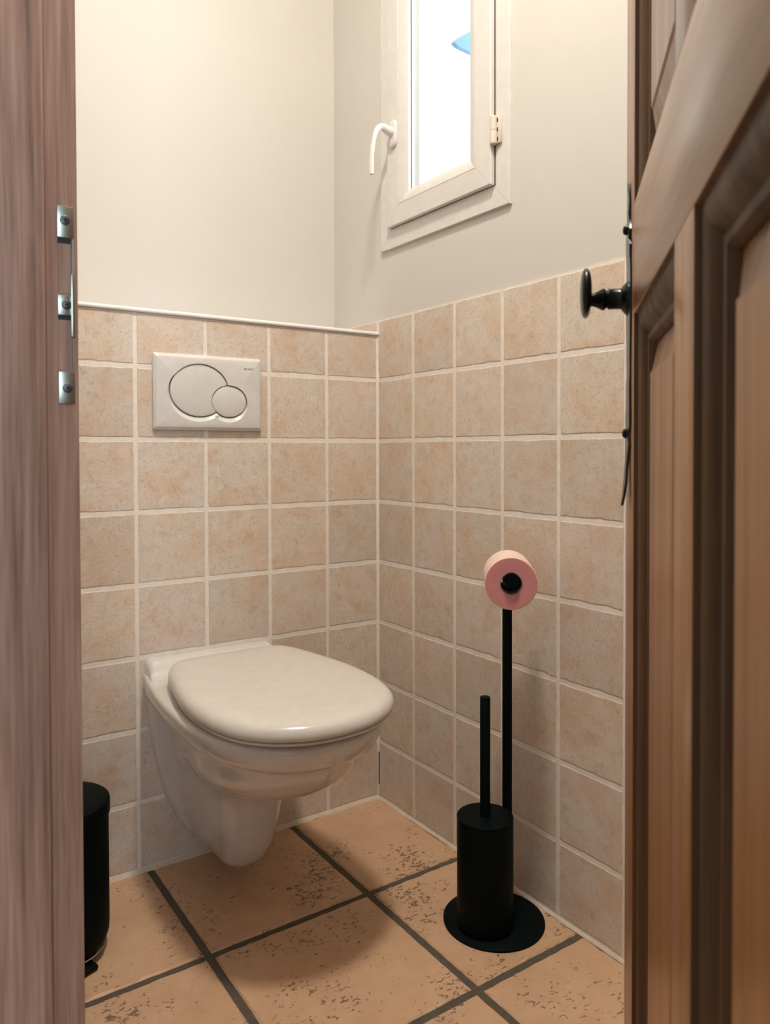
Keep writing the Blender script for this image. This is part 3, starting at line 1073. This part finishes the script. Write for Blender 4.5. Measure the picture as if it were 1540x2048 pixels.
rollp = Vector((QX, QY, ZR-0.0075)) + adir*0.0165
rl = empty('toilet_roll', tuple(rollp))
tag(rl, 'pink toilet paper roll on the black stand', 'toilet roll')
RO, RI, RLN = 0.0462, 0.0190, 0.0990
bm = bmesh.new()
rr = [(RI+0.0006, 0.0), (RO-0.0012, 0.0), (RO, 0.0012), (RO, RLN-0.0012), (RO-0.0012, RLN), (RO-0.010, RLN+0.0004), (RI+0.012, RLN-0.0002), (RI+0.0006, RLN)]
add_lathe(bm, rr + [rr[0]], (0, 0, 0), 64, adir, False, False)
bmesh.ops.remove_doubles(bm, verts=bm.verts[:], dist=1e-6)
bmesh.ops.recalc_face_normals(bm, faces=bm.faces[:])
pp = finish(bm, 'paper', M['paper'], rl, 40)
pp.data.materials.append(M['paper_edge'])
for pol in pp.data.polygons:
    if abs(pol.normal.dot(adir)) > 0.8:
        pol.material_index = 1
bm = bmesh.new()
rr = [(RI, -0.0004), (RI+0.0006, -0.0004), (RI+0.0006, RLN+0.0004), (RI-0.0008, RLN+0.0004), (RI-0.0008, -0.0004)]
add_lathe(bm, rr + [rr[0]], (0, 0, 0), 48, adir, False, False)
bmesh.ops.remove_doubles(bm, verts=bm.verts[:], dist=1e-6)
bmesh.ops.recalc_face_normals(bm, faces=bm.faces[:])
finish(bm, 'core', M['card'], rl, 40)

# ------------------------------------------------------------------ pedal bin
KX, KY = -0.8005, -0.1830
kb = empty('pedal_bin', (KX, KY, 0.0), math.radians(20))
tag(kb, 'black pedal bin on the floor behind the door jamb', 'bin')
lathe('body', [(0.060, 0.014), (0.070, 0.0165), (0.0775, 0.0230), (0.0812, 0.0340), (0.0820, 0.0480), (0.0820, 0.2460), (0.0810, 0.2470)], (0, 0, 0), M['black'], kb, 56)
lathe('base_ring', [(0.0600, 0.0), (0.0625, 0.001), (0.0625, 0.0120), (0.058, 0.0140)], (0, 0, 0), M['black_plastic'], kb, 48)
lathe('lid', [(0.0835, 0.2440), (0.0845, 0.2455), (0.0845, 0.2640), (0.0835, 0.2690), (0.0800, 0.2720), (0.0600, 0.2745), (0.0300, 0.2757), (0.0050, 0.2760)], (0, 0, 0), M['black'], kb, 56)
bm = bmesh.new()
path = [Vector((0.0795*math.sin(a), -0.0795*math.cos(a), 0.0175 + 0.010*abs(math.sin(a))**2)) for a in [math.radians(-66 + 100*k/20) for k in range(21)]]
add_tube(bm, path, 0.0017, 8)
finish(bm, 'pedal_wire', M['chrome'], kb, 50)
bm = bmesh.new()
add_box(bm, (-0.040, -0.094, 0.0015), (0.014, -0.050, 0.0110), 0.0035, 3)
finish(bm, 'pedal', M['black_plastic'], kb, 45)

# ------------------------------------------------------------------ ceiling lamp (above the frame)
LX, LY = -0.62, -0.98
lamp = empty('ceiling_lamp', (LX, LY, CEIL))
tag(lamp, 'flat round white ceiling lamp in the middle of the room', 'lamp')
lathe('housing', [(0.110, 0.0), (0.125, -0.004), (0.125, -0.030), (0.118, -0.034), (0.112, -0.034), (0.112, -0.029)], (0, 0, 0), M['trim_white'], lamp, 56)
glm, gnt, gb = new_mat('lit_opal_diffuser')
gb.inputs['Base Color'].default_value = (0.9, 0.88, 0.84, 1)
gb.inputs['Emission Color'].default_value = (*LAMP_COLOR, 1)
gb.inputs['Emission Strength'].default_value = LAMP_STRENGTH
lathe('diffuser', [(0.112, -0.030), (0.100, -0.0335), (0.060, -0.0360), (0.005, -0.0370)], (0, 0, 0), glm, lamp, 56)
